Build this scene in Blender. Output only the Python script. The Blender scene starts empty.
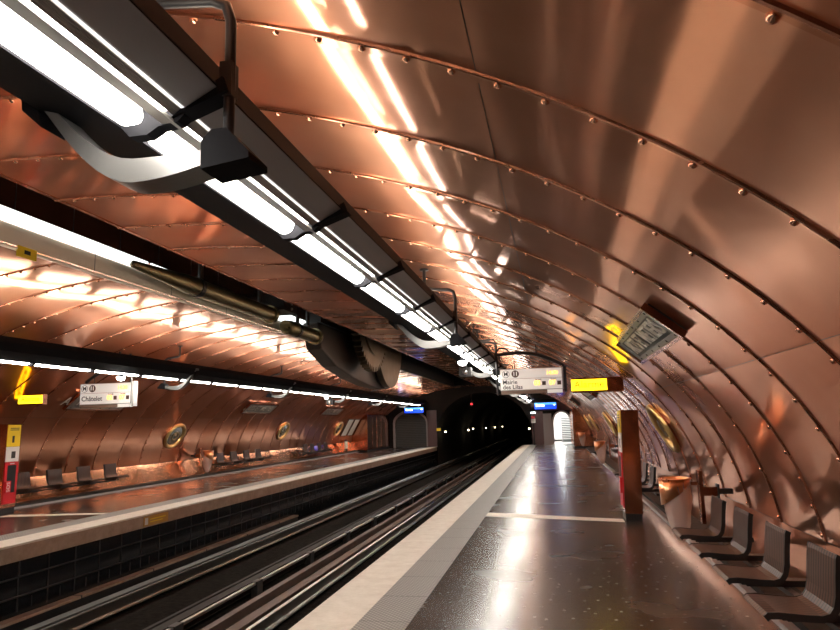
import bpy, bmesh, math, random
from mathutils import Vector, Matrix
from mathutils.geometry import tessellate_polygon
random.seed(7)
sc = bpy.context.scene
PI = math.pi
# ---------------------------------------------------------------- camera, world, exposure
FPX, VX, VY, ROLL, EYE = 682.0, 554.6, 419.5, -0.0283, 1.6
def camera():
    t = Vector((VX-420, -(VY-315), FPX)).normalized()
    u = Vector((0, t.z, -t.y)).normalized()
    r = u.cross(t)
    c, s = math.cos(ROLL), math.sin(ROLL)
    def tow(d):                                   # camera ray (right, up, forward) -> world
        x, y, z = d.dot(r), d.dot(u), d.dot(t)
        return Vector((x*c-y*s, z, x*s+y*c))
    ex, ey, ez = tow(Vector((1,0,0))), tow(Vector((0,1,0))), tow(Vector((0,0,1)))
    cam = bpy.data.cameras.new('camera'); o = bpy.data.objects.new('camera', cam)
    sc.collection.objects.link(o)
    m = Matrix((ex, ey, -ez)).transposed().to_4x4()
    m.translation = Vector((0, 0, EYE))
    o.matrix_world = m
    cam.sensor_width = 36.0; cam.lens = FPX*36/840; cam.clip_start = .05; cam.clip_end = 400
    sc.camera = o
camera()
w = bpy.data.worlds.new('world'); sc.world = w; w.use_nodes = True
w.node_tree.nodes['Background'].inputs[0].default_value = (.02, .015, .012, 1)
w.node_tree.nodes['Background'].inputs[1].default_value = .1
sc.view_settings.view_transform = 'Standard'; sc.view_settings.look = 'None'
sc.view_settings.exposure = 0.25; sc.view_settings.gamma = 1.0; sc.view_settings.use_curve_mapping = False
LAMP = 26.0        # emission of the fluorescent diffusers
TOPLAMP = 15.0      # emission of the uplights on top of the rigs

# ---------------------------------------------------------------- materials
def mat(name, col, rough=.5, metal=0.0, emis=None, es=0.0, coat=0.0, coatr=.05, spec=.5, alpha=None, aniso=0):
    m = bpy.data.materials.new(name); m.use_nodes = True
    b = m.node_tree.nodes['Principled BSDF']; i = b.inputs
    i['Base Color'].default_value = (*col, 1); i['Roughness'].default_value = rough
    i['Metallic'].default_value = metal; i['Coat Weight'].default_value = coat
    i['Coat Roughness'].default_value = coatr; i['Specular IOR Level'].default_value = spec
    if aniso: i['Anisotropic'].default_value = aniso
    if emis: i['Emission Color'].default_value = (*emis, 1); i['Emission Strength'].default_value = es
    return m
class NT:
    def __init__(s, m): s.t = m.node_tree; s.b = s.t.nodes['Principled BSDF']
    def n(s, kind, **kw):
        x = s.t.nodes.new(kind)
        for k, v in kw.items():
            if k in x.inputs.keys() and not hasattr(x, k): x.inputs[k].default_value = v
            else: setattr(x, k, v)
        return x
    def l(s, a, b): s.t.links.new(a, b)
    def math(s, op, a, b=None):
        x = s.t.nodes.new('ShaderNodeMath'); x.operation = op
        for k, v in ((0, a), (1, b)):
            if v is None: continue
            if hasattr(v, 'links') or hasattr(v, 'is_linked'): s.l(v, x.inputs[k])
            else: x.inputs[k].default_value = v
        return x.outputs[0]
    def ramp(s, fac, stops):
        x = s.t.nodes.new('ShaderNodeValToRGB'); s.l(fac, x.inputs[0]); e = x.color_ramp.elements
        while len(e) < len(stops): e.new(.5)
        for q, (p, c) in zip(e, stops): q.position = p; q.color = (*c, 1) if len(c) == 3 else c
        return x.outputs[0]
    def rng(s, fac, a, b, c, d):
        x = s.t.nodes.new('ShaderNodeMapRange'); s.l(fac, x.inputs[0])
        for k, v in zip((1,2,3,4), (a,b,c,d)): x.inputs[k].default_value = v
        return x.outputs[0]
def coords(n, scale=(1,1,1)):
    tc = n.n('ShaderNodeNewGeometry'); mp = n.n('ShaderNodeMapping'); mp.inputs['Scale'].default_value = scale
    n.l(tc.outputs['Position'], mp.inputs['Vector']); return mp.outputs[0]
def noise(n, vec, scale, detail=3, rough=.5, dist=0):
    x = n.n('ShaderNodeTexNoise'); n.l(vec, x.inputs['Vector'])
    x.inputs['Scale'].default_value = scale; x.inputs['Detail'].default_value = detail
    x.inputs['Roughness'].default_value = rough; x.inputs['Distortion'].default_value = dist
    return x.outputs['Fac']
RIB0, PITCH = 2.847, 1.0585
def copper(name, c0, c1, r0=.16, r1=.30, coat=.6, coatr=.05, bump=.02, panels=True, wav=1.3, satin=0, mixf=.5):
    m = mat(name, c0, r0, 1.0, coat=coat, coatr=coatr); n = NT(m); P = coords(n)
    big = noise(n, P, .7, 2, .5, .3)
    st = noise(n, coords(n, (2, 45, 2)), 1.0, 2)        # brushing
    dirt = noise(n, P, 3, 4, .5)
    fac = n.math('ADD', n.math('MULTIPLY', big, .6), n.math('MULTIPLY', dirt, .4))
    if panels:
        sx = n.n('ShaderNodeSeparateXYZ'); g = n.n('ShaderNodeNewGeometry'); n.l(g.outputs['Position'], sx.inputs[0])
        k = n.math('FLOOR', n.math('DIVIDE', n.math('SUBTRACT', sx.outputs[1], RIB0), PITCH))
        hi = n.math('GREATER_THAN', sx.outputs[2], 1.96); hi2 = n.math('GREATER_THAN', sx.outputs[2], 3.12)
        key = n.math('ADD', k, n.math('ADD', n.math('MULTIPLY', hi, 37.3), n.math('MULTIPLY', hi2, 11.7)))
        wn = n.n('ShaderNodeTexWhiteNoise', noise_dimensions='1D'); n.l(key, wn.inputs['W'])
        fac = n.math('ADD', n.math('MULTIPLY', fac, .65), n.math('MULTIPLY', wn.outputs['Value'], .4))
    col = n.ramp(fac, [(.25, c0), (.75, c1)]); n.l(col, n.b.inputs['Base Color'])
    n.l(n.rng(n.math('ADD', n.math('MULTIPLY', dirt, .5), n.math('MULTIPLY', st, .5)), .3, .7, r0, r1), n.b.inputs['Roughness'])
    wave = noise(n, P, wav, 1, .4)
    bm1 = n.n('ShaderNodeBump'); bm1.inputs['Strength'].default_value = 1; bm1.inputs['Distance'].default_value = bump
    n.l(wave, bm1.inputs['Height'])
    bm2 = n.n('ShaderNodeBump'); bm2.inputs['Strength'].default_value = .03; bm2.inputs['Distance'].default_value = .001
    n.l(st, bm2.inputs['Height']); n.l(bm1.outputs[0], bm2.inputs['Normal'])
    n.l(bm2.outputs[0], n.b.inputs['Normal']); n.l(bm1.outputs[0], n.b.inputs['Coat Normal'])
    if satin:                                   # hammered satin finish over a polished sheet
        s2 = n.n('ShaderNodeBsdfPrincipled'); s2.inputs['Metallic'].default_value = 1; s2.inputs['Roughness'].default_value = satin
        n.l(col, s2.inputs['Base Color']); n.l(bm2.outputs[0], s2.inputs['Normal'])
        mx = n.n('ShaderNodeMixShader'); mx.inputs[0].default_value = mixf
        out = next(x for x in m.node_tree.nodes if x.type == 'OUTPUT_MATERIAL')
        n.l(n.b.outputs[0], mx.inputs[1]); n.l(s2.outputs[0], mx.inputs[2]); n.l(mx.outputs[0], out.inputs['Surface'])
    return m
M = {}
M['copper'] = copper('copper_sheet', (.69,.275,.14), (.90,.455,.285), .05, .11, coat=0, bump=.0035, wav=1.0, satin=.36, mixf=.30)
M['rib'] = copper('copper_rib', (.42,.18,.11), (.60,.30,.20), .2, .32, coat=.4, panels=False)
M['rivet'] = mat('copper_rivet', (.80,.45,.30), .22, 1)
M['skirt'] = copper('copper_skirting', (.70,.27,.12), (.90,.42,.24), .07, .13, coat=0, bump=.008, satin=.34, mixf=.22)
M['box_copper'] = copper('copper_box', (.50,.20,.11), (.70,.33,.20), .10, .22, bump=.006, panels=False)
M['bin_copper'] = copper('bin_copper', (.85,.42,.2), (.93,.5,.27), .25, .35, bump=.003, panels=False)
M['brass'] = mat('brass', (.80,.58,.24), .3, 1)
M['casing'] = mat('sooty_casing', (.035,.028,.024), .45, .4)
M['gear'] = copper('dark_gear_metal', (.10,.085,.06), (.20,.16,.11), .3, .5, coat=0, panels=False, bump=.004)
M['brass_green'] = copper('aged_brass', (.22,.19,.10), (.38,.32,.18), .3, .45, coat=.2, panels=False, bump=.004)
M['steel'] = mat('bare_steel', (.5,.48,.45), .28, 1)
M['iron'] = mat('dark_iron', (.05,.047,.045), .5, .5)
M['iron_dark'] = mat('blackish_iron', (.022,.016,.013), .6, .2, spec=.2)  # plain darker metal for the inner rails and roll beams
M['steel_dull'] = mat('dull_steel', (.16,.155,.15), .45, .6)
M['rust'] = mat('rusty_steel', (.10,.062,.048), .5, .3)
M['rig'] = mat('charcoal_painted_steel', (.012,.012,.014), .7, 0.0, spec=.04)
M['rig_panel'] = mat('grey_underside_panel', (.30,.30,.31), .45, .2)
M['rig_light'] = mat('grey_painted_steel', (.20,.195,.19), .38, .6)
M['reflector'] = mat('louvred_reflector', (.38,.36,.33), .35, .5)
M['pipe'] = mat('dark_pipe_paint', (.022,.022,.024), .4, 0, spec=.3)
M['glint_glow'] = mat('glowing_glint_strip', (.9,.9,.88), .2, .3, emis=(1,.97,.93), es=1.0)  # no lamp: the glow imitates a bright reflected line on the rig
M['white_enamel'] = mat('white_enamel', (.8,.8,.78), .3)
M['lamp'] = mat('fluorescent_diffuser', (.9,.9,.88), .3, emis=(1.0,.945,.86), es=LAMP)
M['uplamp'] = mat('uplight_tube', (.9,.9,.88), .3, emis=(1.0,.80,.58), es=TOPLAMP)
M['top_panel'] = mat('upward_diffuser', (.9,.9,.88), .3, emis=(1.0,.95,.88), es=3.0)
M['side_panel'] = mat('upward_diffuser_strip', (.9,.9,.88), .3, emis=(1.0,.97,.93), es=9.0)
M['corridor_lamp'] = mat('corridor_lamp', (.9,.9,.88), .3, emis=(1.0,.98,.95), es=38)
M['globe'] = mat('globe_lamp', (.9,.9,.88), .3, emis=(1.0,.97,.93), es=9)
M['slotlamp'] = mat('slot_light_panel', (.9,.9,.88), .3, emis=(.93,1.0,.98), es=1.6)
M['tunnel_lamp'] = mat('tunnel_lamp', (.9,.8,.6), .3, emis=(1.0,.80,.50), es=22)
M['red_signal'] = mat('red_signal_glass', (.8,.05,.04), .3, emis=(1,.04,.05), es=3)
M['black'] = mat('black', (.012,.012,.013), .5)
M['dark_wall'] = mat('dark_end_wall', (.010,.008,.008), .6, spec=.2)
M['mauve'] = mat('mauve_pillar_paint', (.12,.065,.065), .35)
M['cream'] = mat('cream_panel', (.85,.78,.66), .4)
M['sign_white'] = mat('sign_face', (.72,.70,.66), .35, emis=(.95,.9,.84), es=.32)
M['sign_frame'] = mat('sign_frame', (.40,.38,.36), .4, .5)
M['sign_brown'] = mat('sign_brown_strip', (.22,.15,.11), .5)
M['ink'] = mat('dark_ink', (.03,.025,.022), .6)
M['line_brown'] = mat('line_badge_brown', (.10,.05,.035), .5)
M['amber'] = mat('amber_display', (.9,.5,.1), .4, emis=(1,.50,.10), es=2.0)
M['yellow_lit'] = mat('yellow_lit_sign', (.9,.75,.02), .35, emis=(1.0,.66,.01), es=3.6)
M['yellow_text'] = mat('yellow_sign_lettering', (.30,.15,.01), .5)
M['yellow'] = mat('yellow_notice', (.85,.62,.02), .4)
M['orange'] = mat('orange_plate', (.55,.30,.05), .5)
M['white'] = mat('white_notice', (.8,.79,.76), .4)
M['red'] = mat('red_call_panel', (.60,.02,.03), .35)
M['blue'] = mat('blue_lit_sign', (.02,.1,.7), .35, emis=(.005,.05,1.0), es=1.6)
M['cyan'] = mat('pale_blue_lit_strip', (.2,.6,.9), .35, emis=(.05,.35,1.0), es=1.1)
M['glow_white'] = mat('white_lit_lettering', (.9,.9,.9), .4, emis=(.85,.93,1), es=3)
M['plate'] = mat('name_plate_metal', (.30,.31,.29), .4, .8)
M['plate_dark'] = mat('name_plate_back', (.03,.028,.025), .6)
M['plate_letter'] = mat('name_plate_letter', (.70,.66,.58), .35, .3)
M['bag'] = mat('clear_bin_bag', (.78,.62,.55), .25)
M['bag'].node_tree.nodes['Principled BSDF'].inputs['Transmission Weight'].default_value = .35
M['corridor'] = mat('white_corridor_tiles', (.85,.85,.83), .2)
M['shutter'] = mat('grey_shutter', (.10,.11,.11), .4, .5)
M['stone'] = mat('grey_stone_jamb', (.30,.28,.28), .5)
M['glass'] = mat('dark_green_glass', (.10,.11,.09), .06, 0, coat=1)
M['poster'] = mat('poster_paper', (.68,.66,.60), .5)
# seat wood / slats
def slat_mat():
    m = mat('dark_slatted_seat', (.13,.075,.06), .4, .0, coat=.12, coatr=.12, spec=.2); n = NT(m)
    tc = n.n('ShaderNodeTexCoord'); sx = n.n('ShaderNodeSeparateXYZ'); n.l(tc.outputs['Object'], sx.inputs[0])
    s = n.math('SINE', n.math('MULTIPLY', sx.outputs[1], 2*PI/.041))
    n.l(n.ramp(n.rng(s, -1, 1, 0, 1), [(.08, (.014,.008,.006)), (.4, (.085,.045,.032))]), n.b.inputs['Base Color'])
    bp = n.n('ShaderNodeBump'); bp.inputs['Distance'].default_value = .004; bp.inputs['Strength'].default_value = .6
    return m
M['slat'] = slat_mat()
def floor_mat():
    m = mat('dark_polished_asphalt', (.05,.04,.035), .3); n = NT(m); P = coords(n)
    d = noise(n, P, 1.3, 5, .6, 0); f = noise(n, P, 60, 2, .5); v = n.n('ShaderNodeTexVoronoi'); n.l(P, v.inputs['Vector']); v.inputs['Scale'].default_value = 4.5; v.voronoi_dimensions = '2D'
    spk = n.math('LESS_THAN', v.outputs['Distance'], .06)
    c1 = n.ramp(n.math('ADD', n.math('MULTIPLY', d, .75), n.math('MULTIPLY', f, .25)), [(.3, (.030,.025,.022)), (.7, (.066,.053,.046))])
    mx = n.n('ShaderNodeMix', data_type='RGBA'); n.l(spk, mx.inputs[0]); n.l(c1, mx.inputs[6]); mx.inputs[7].default_value = (.20,.18,.16,1)
    n.l(mx.outputs[2], n.b.inputs['Base Color']); n.l(n.rng(noise(n, P, .9, 3, .5), .3, .7, .21, .29), n.b.inputs['Roughness'])
    n.b.inputs['Coat Weight'].default_value = .15; n.b.inputs['Coat Roughness'].default_value = .2
    return m
M['floor'] = floor_mat()
def worn(name, c0, c1, scale, rough, bd=.002):
    m = mat(name, c0, rough); n = NT(m); P = coords(n)
    d = noise(n, P, scale, 6, .7)
    n.l(n.ramp(d, [(.3, c0), (.65, c1)]), n.b.inputs['Base Color'])
    bp = n.n('ShaderNodeBump'); bp.inputs['Distance'].default_value = bd; n.l(d, bp.inputs['Height']); n.l(bp.outputs[0], n.b.inputs['Normal'])
    return m
M['nosing'] = worn('cream_platform_nosing', (.66,.59,.50), (.82,.76,.67), 6, .45)
M['edge_face'] = worn('platform_edge_concrete', (.30,.21,.15), (.46,.34,.25), 5, .6)
M['curb'] = worn('dark_curb_stone', (.022,.021,.02), (.05,.048,.045), 8, .65)
M['curb'].node_tree.nodes['Principled BSDF'].inputs['Specular IOR Level'].default_value = .2
M['ballast'] = worn('track_bed', (.006,.005,.004), (.020,.016,.013), 9, 1.0, .03)
M['ballast'].node_tree.nodes['Principled BSDF'].inputs['Specular IOR Level'].default_value = .05
M['tunnel'] = worn('sooty_tunnel_lining', (.008,.007,.006), (.025,.021,.018), 2, .9, .02)
def tactile():
    m = mat('grey_tactile_strip', (.22,.21,.19), .4); n = NT(m); g = n.n('ShaderNodeNewGeometry'); sx = n.n('ShaderNodeSeparateXYZ'); n.l(g.outputs['Position'], sx.inputs[0])
    f = 2*PI/.052
    a = n.math('MULTIPLY', n.math('SINE', n.math('MULTIPLY', sx.outputs[0], f)), n.math('SINE', n.math('MULTIPLY', sx.outputs[1], f)))
    dot = n.rng(a, .1, .7, 0, 1)
    j = n.math('LESS_THAN', n.math('FRACT', n.math('DIVIDE', sx.outputs[1], .82)), .012)
    c = n.ramp(dot, [(0, (.24,.235,.22)), (1, (.50,.49,.46))])
    mx = n.n('ShaderNodeMix', data_type='RGBA'); n.l(j, mx.inputs[0]); n.l(c, mx.inputs[6]); mx.inputs[7].default_value = (.05,.05,.045,1)
    n.l(mx.outputs[2], n.b.inputs['Base Color'])
    bp = n.n('ShaderNodeBump'); bp.inputs['Distance'].default_value = .005; n.l(dot, bp.inputs['Height']); n.l(bp.outputs[0], n.b.inputs['Normal'])
    return m
M['tactile'] = tactile()
def tiled(name, c, joint, sx_, sz_, rough=.15):
    m = mat(name, c, rough); n = NT(m); g = n.n('ShaderNodeNewGeometry'); s = n.n('ShaderNodeSeparateXYZ'); n.l(g.outputs['Position'], s.inputs[0])
    a = n.math('LESS_THAN', n.math('FRACT', n.math('DIVIDE', s.outputs[1], sx_)), .05)
    b = n.math('LESS_THAN', n.math('FRACT', n.math('DIVIDE', s.outputs[2], sz_)), .06)
    j = n.math('MAXIMUM', a, b); mx = n.n('ShaderNodeMix', data_type='RGBA'); n.l(j, mx.inputs[0])
    mx.inputs[6].default_value = (*c, 1); mx.inputs[7].default_value = (*joint, 1); n.l(mx.outputs[2], n.b.inputs['Base Color']); return m
M['black_tile'] = tiled('black_glazed_tiles', (.010,.012,.015), (.004,.004,.004), .31, .28)

# ---------------------------------------------------------------- mesh helpers; (X, Y, Z) = across, up, along the platform
def V(X, Y, Z): return Vector((X, Z, Y))
class MB:
    def __init__(s): s.v = []; s.f = []; s.mi = []; s.sm = []
    def add(s, vs, fs, mi=0, smooth=False):
        o = len(s.v); s.v += [tuple(v) for v in vs]; s.f += [tuple(i+o for i in f) for f in fs]
        s.mi += [mi]*len(fs); s.sm += [smooth]*len(fs); return s
    def box(s, x0, x1, y0, y1, z0, z1, mi=0):
        vs = [V(x, y, z) for x in (x0, x1) for y in (y0, y1) for z in (z0, z1)]
        return s.add(vs, [(0,1,3,2),(4,6,7,5),(0,4,5,1),(2,3,7,6),(0,2,6,4),(1,5,7,3)], mi)
    def prism(s, poly, a0, a1, axis='Z', mi=0, smooth=False, holes=()):
        # poly: (X,Y) for Z, (Z,Y) for X, (X,Z) for Y
        def P(p, a):
            return V(p[0], p[1], a) if axis == 'Z' else V(a, p[1], p[0]) if axis == 'X' else V(p[0], a, p[1])
        loops = [list(poly)] + [list(h) for h in holes]
        flat = [p for l in loops for p in l]; n = len(flat)
        tri = tessellate_polygon([[Vector((p[0], p[1], 0)) for p in l] for l in loops])
        vs = [P(p, a0) for p in flat] + [P(p, a1) for p in flat]
        s.add(vs, [tuple(t) for t in tri] + [tuple(i+n for i in reversed(t)) for t in tri], mi)
        vs = []; fs = []
        for l in loops:
            o = len(vs); m = len(l); vs += [P(p, a0) for p in l] + [P(p, a1) for p in l]
            fs += [(o+i, o+(i+1) % m, o+m+(i+1) % m, o+m+i) for i in range(m)]
        return s.add(vs, fs, mi, smooth)
    def tube(s, pts, r, n=10, mi=0, caps=True):
        pts = [Vector(p) for p in pts]; rings = []; up = None
        rr = r if isinstance(r, (list, tuple)) else [r]*len(pts)
        for i, p in enumerate(pts):
            d = (pts[min(i+1, len(pts)-1)] - pts[max(i-1, 0)]).normalized()
            if up is None: up = Vector((0,0,1)) if abs(d.z) < .9 else Vector((1,0,0))
            a = d.cross(up).normalized(); b = a.cross(d).normalized(); up = b
            rings.append([p + (a*math.cos(2*PI*k/n) + b*math.sin(2*PI*k/n))*rr[i] for k in range(n)])
        vs = [q for g in rings for q in g]
        fs = [(i*n+k, i*n+(k+1) % n, (i+1)*n+(k+1) % n, (i+1)*n+k) for i in range(len(pts)-1) for k in range(n)]
        s.add(vs, fs, mi, True)
        if caps:
            s.add(rings[0], [tuple(reversed(range(n)))], mi); s.add(rings[-1], [tuple(range(n))], mi)
        return s
    def lathe(s, c, prof, n=24, mi=0, axis=Vector((0,0,1)), smooth=True):
        axis = Vector(axis).normalized(); a = axis.orthogonal().normalized(); b = axis.cross(a)
        vs = [Vector(c) + axis*h + (a*math.cos(2*PI*k/n) + b*math.sin(2*PI*k/n))*r for r, h in prof for k in range(n)]
        fs = [(i*n+k, i*n+(k+1) % n, (i+1)*n+(k+1) % n, (i+1)*n+k) for i in range(len(prof)-1) for k in range(n)]
        return s.add(vs, fs, mi, smooth)
    def build(s, name, mats, parent=None, origin=None, bevel=0):
        me = bpy.data.meshes.new(name)
        o0 = Vector(origin) if origin is not None else Vector((0,0,0))
        me.from_pydata([Vector(v)-o0 for v in s.v], [], s.f)
        for m in (mats if isinstance(mats, (list, tuple)) else [mats]): me.materials.append(m if not isinstance(m, str) else M[m])
        me.polygons.foreach_set('material_index', s.mi); me.polygons.foreach_set('use_smooth', s.sm)
        me.update()
        bm = bmesh.new(); bm.from_mesh(me); bmesh.ops.recalc_face_normals(bm, faces=bm.faces) if len(s.f) < 4000 else None
        if bevel:
            bmesh.ops.remove_doubles(bm, verts=bm.verts, dist=1e-5)
            es = [e for e in bm.edges if len(e.link_faces) == 2 and e.calc_face_angle(0) > .6]
            bmesh.ops.bevel(bm, geom=es, offset=bevel, segments=2, affect='EDGES', profile=.6)
        bm.to_mesh(me); bm.free()
        o = bpy.data.objects.new(name, me); sc.collection.objects.link(o); o.location = o0
        if parent is not None:
            o.parent = parent; o.location = o0 - root_loc(parent)
        return o
def root_loc(o):
    l = Vector(o.location)
    while o.parent is not None: o = o.parent; l += o.location
    return l
def under(part, *kids):
    for k in kids: k.parent = part; k.location = Vector(k.location) - Vector(part.location)
def tag(o, label, cat, group=None, kind=None):
    o['label'] = label; o['category'] = cat
    if group: o['group'] = group
    if kind: o['kind'] = kind
    return o
def thing(name, label, cat, loc, group=None, kind=None):
    o = bpy.data.objects.new(name, None); sc.collection.objects.link(o); o.location = loc; o.empty_display_size = .1
    return tag(o, label, cat, group, kind)
def struct(o): o['kind'] = 'structure'; return o
def copy_tree(o, parent=None, off=None):
    c = o.copy(); sc.collection.objects.link(c); c.parent = parent
    if off is not None: c.location = Vector(o.location) + off
    for ch in list(o.children): copy_tree(ch, c)
    return c
def text_mesh(body, size, material, name, parent, loc, right, up, align='CENTER', depth=.002, spacing=1.0, bold=0.0):
    cu = bpy.data.curves.new('t', 'FONT'); cu.body = body; cu.size = size; cu.align_x = align; cu.align_y = 'CENTER'
    cu.extrude = depth; cu.space_character = spacing; cu.offset = bold; cu.resolution_u = 3
    to = bpy.data.objects.new('t', cu); sc.collection.objects.link(to)
    bpy.context.view_layer.update()
    me = bpy.data.meshes.new_from_object(to.evaluated_get(bpy.context.evaluated_depsgraph_get()))
    bpy.data.objects.remove(to); bpy.data.curves.remove(cu)
    me.name = name; me.materials.clear(); me.materials.append(M[material])
    r, u = Vector(right).normalized(), Vector(up).normalized(); nrm = r.cross(u)
    me.transform(Matrix((r, u, nrm)).transposed().to_4x4())
    o = bpy.data.objects.new(name, me); sc.collection.objects.link(o); o.parent = parent
    o.location = Vector(loc) - (root_loc(parent) if parent else Vector((0,0,0)))
    return o

# ---------------------------------------------------------------- vault cross-section
CX, CY, VA, VB, VN = -5.08, .20, 7.12, 3.80, 2.157
def vx_at_y(Y, side=1):
    t = max(0, 1-((Y-CY)/VB)**VN) if Y > CY else 1
    return CX + side*VA*t**(1/VN)
def vy_at_x(X): return CY + VB*max(0, 1-abs((X-CX)/VA)**VN)**(1/VN)
def section():
    pts = []
    n = 1400
    for i in range(n+1):
        ph = PI*i/n; c, s = math.cos(ph), math.sin(ph)
        pts.append((CX + VA*math.copysign(abs(c)**(2/VN), c), CY + VB*abs(s)**(2/VN)))
    L = [0]
    for a, b in zip(pts, pts[1:]): L.append(L[-1] + math.hypot(b[0]-a[0], b[1]-a[1]))
    return pts, L
SP, SL = section()
def at_s(s):
    import bisect
    i = max(1, min(len(SL)-1, bisect.bisect_left(SL, s))); t = (s-SL[i-1])/max(1e-9, SL[i]-SL[i-1])
    a, b = SP[i-1], SP[i]; x, y = a[0]+(b[0]-a[0])*t, a[1]+(b[1]-a[1])*t
    j0, j1 = max(0, i-4), min(len(SP)-1, i+3); dx, dy = SP[j1][0]-SP[j0][0], SP[j1][1]-SP[j0][1]; l = math.hypot(dx, dy)
    return (x, y), (-dy/l, dx/l)          # point, inward normal
def s_of(pred):
    for i, p in enumerate(SP):
        if pred(p): return SL[i]
S_CR = s_of(lambda p: p[1] >= .60)
S_SEAM = s_of(lambda p: p[1] >= 1.96)
S_TOP = s_of(lambda p: p[0] <= -.25)
S_SL0 = s_of(lambda p: p[0] <= -4.95)
S_SL1 = s_of(lambda p: p[0] <= -6.45)
S_TOPL = s_of(lambda p: p[0] <= -9.91)
S_END = SL[-1]
S_SEAML = S_END - S_SEAM; S_CRL = S_END - S_CR
ZBACK, ZEND = RIB0 - 14*PITCH, RIB0 + 41*PITCH          # -11.97 .. 46.25
KS = range(-14, 41)
SLOT0, SLOT1 = RIB0 - 14*PITCH, RIB0 + 40*PITCH
STRIP = .055
def bays(mb, s0, s1, ds=.11, ks=KS, amp=.007):
    for k in ks:
        z0 = RIB0 + k*PITCH + .046; z1 = RIB0 + (k+1)*PITCH - .050
        na = max(2, int((s1-s0)/ds)); nz = 6
        h = amp*(random.random()*.8 - .1); t0 = random.uniform(-.002, .003); tw = random.uniform(-.002, .002)
        ph = random.uniform(0, 6.28); wv = random.uniform(0, .0025)
        vs = []
        for j in range(na+1):
            s = s0 + .003 + (s1-s0-.006)*j/na; (x, y), (nx, ny) = at_s(s)
            for i in range(nz+1):
                u = i/nz; off = 4*h*u*(1-u) + .002 + t0*(1-u) + tw*(2*u-1)*(j/na-.5)*2 + wv*math.sin(ph+s*2.2)*math.sin(PI*u)
                vs.append(V(x+nx*off, y+ny*off, z0+(z1-z0)*u))
        w_ = nz+1
        mb.add(vs, [(j*w_+i, j*w_+i+1, (j+1)*w_+i+1, (j+1)*w_+i) for j in range(na) for i in range(nz)], 0, True)
def ribs(mb, s0, s1, ks=None):
    ks = ks if ks is not None else range(-14, 42)
    for k in ks:
        z = RIB0 + k*PITCH; na = max(2, int((s1-s0)/.16))
        prof = [(.050, .002), (.048, .0055), (-.034, .006), (-.037, .014), (-.045, .018), (-.053, .014), (-.056, .000)]
        vs = []
        for j in range(na+1):
            (x, y), (nx, ny) = at_s(s0+(s1-s0)*j/na)
            for dz, of in prof: vs.append(V(x+nx*of, y+ny*of, z+dz))
        for i in range(6): mb.add([vs[j*7+i+q] for j in range(na+1) for q in (0,1)], [(j*2, j*2+1, j*2+3, j*2+2) for j in range(na)], 0 if i < 2 else 1, True)
        if k < -1: continue
        sp = .2257
        n = 10 if k < 8 else 6
        for q in range(int(s0/sp), int(s1/sp)+1):
            s = q*sp
            if s > s1-.02 or s < s0+.02: continue
            (x, y), (nx, ny) = at_s(s); c = V(x+nx*.0045, y+ny*.0045, z); ax = V(nx, ny, 0)
            R = .020
            mb.lathe(c, [(R, 0), (R*.95, .009), (R*.65, .017), (.001, .020)] if k < 8 else [(R, 0), (R*.7, .010), (.001, .013)], n, 2, ax)
VM = ['copper', 'rib', 'rivet']
SK = {1: 0, -1: 3}
mb = MB(); bays(mb, S_CR, S_SEAM); ribs(mb, S_CR, S_SEAM-.002)
def skirting(mb, side):
    for k in KS:
        z0 = RIB0 + k*PITCH + .004; z1 = z0 + PITCH - .008
        xa = vx_at_y(.60, side); vs = []
        for i in range(5):
            u = i/4; x = xa - side*(.02 if side > 0 else .165)*u; y = .60 - .52*u; b = .004*math.sin(PI*u)
            vs += [V(x, y+b*0, z0), V(x+side*b, y, (z0+z1)/2), V(x, y, z1)]
        mb.add(vs, [(i*3+j, i*3+j+1, (i+1)*3+j+1, (i+1)*3+j) for i in range(4) for j in range(2)], SK[side], True)
skirting(mb, 1)
struct(mb.build('wall_right', VM+['skirt']))
mb = MB(); bays(mb, S_SEAML, S_CRL); ribs(mb, S_SEAML+.002, S_CRL); skirting(mb, -1)
struct(mb.build('wall_left', VM+['skirt']))
mb = MB()
bays(mb, S_SEAM, S_TOP); bays(mb, S_TOP, S_SL0)
bays(mb, S_SL1, S_TOPL); bays(mb, S_TOPL, S_SEAML)
bays(mb, S_SL0, S_SL1, ks=range(40, 41))
ribs(mb, S_SEAM+.002, S_SL0); ribs(mb, S_SL1, S_SEAML-.002); ribs(mb, S_SL0, S_SL1, range(40, 42))
struct(mb.build('ceiling', VM))
# backing shell behind the sheets (closes joints)
mb = MB()
for (sa, sb, za, zb) in ((0, S_SL0, ZBACK, ZEND), (S_SL1, S_END, ZBACK, ZEND), (S_SL0, S_SL1, SLOT1, ZEND)):
    na = 50; vs = []
    for j in range(na+1):
        (x, y), (nx, ny) = at_s(sa+(sb-sa)*j/na)
        vs += [V(x-nx*.04, y-ny*.04, za), V(x-nx*.04, y-ny*.04, zb)]
    mb.add(vs, [(j*2, j*2+1, j*2+3, j*2+2) for j in range(na)], 0, True)
mb.box(CX+VA+.03, CX+VA+.06, -.05, .3, ZBACK, ZEND); mb.box(CX-VA-.06, CX-VA-.03, -.05, .3, ZBACK, ZEND)
struct(mb.build('trim_1', 'black'))

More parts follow.
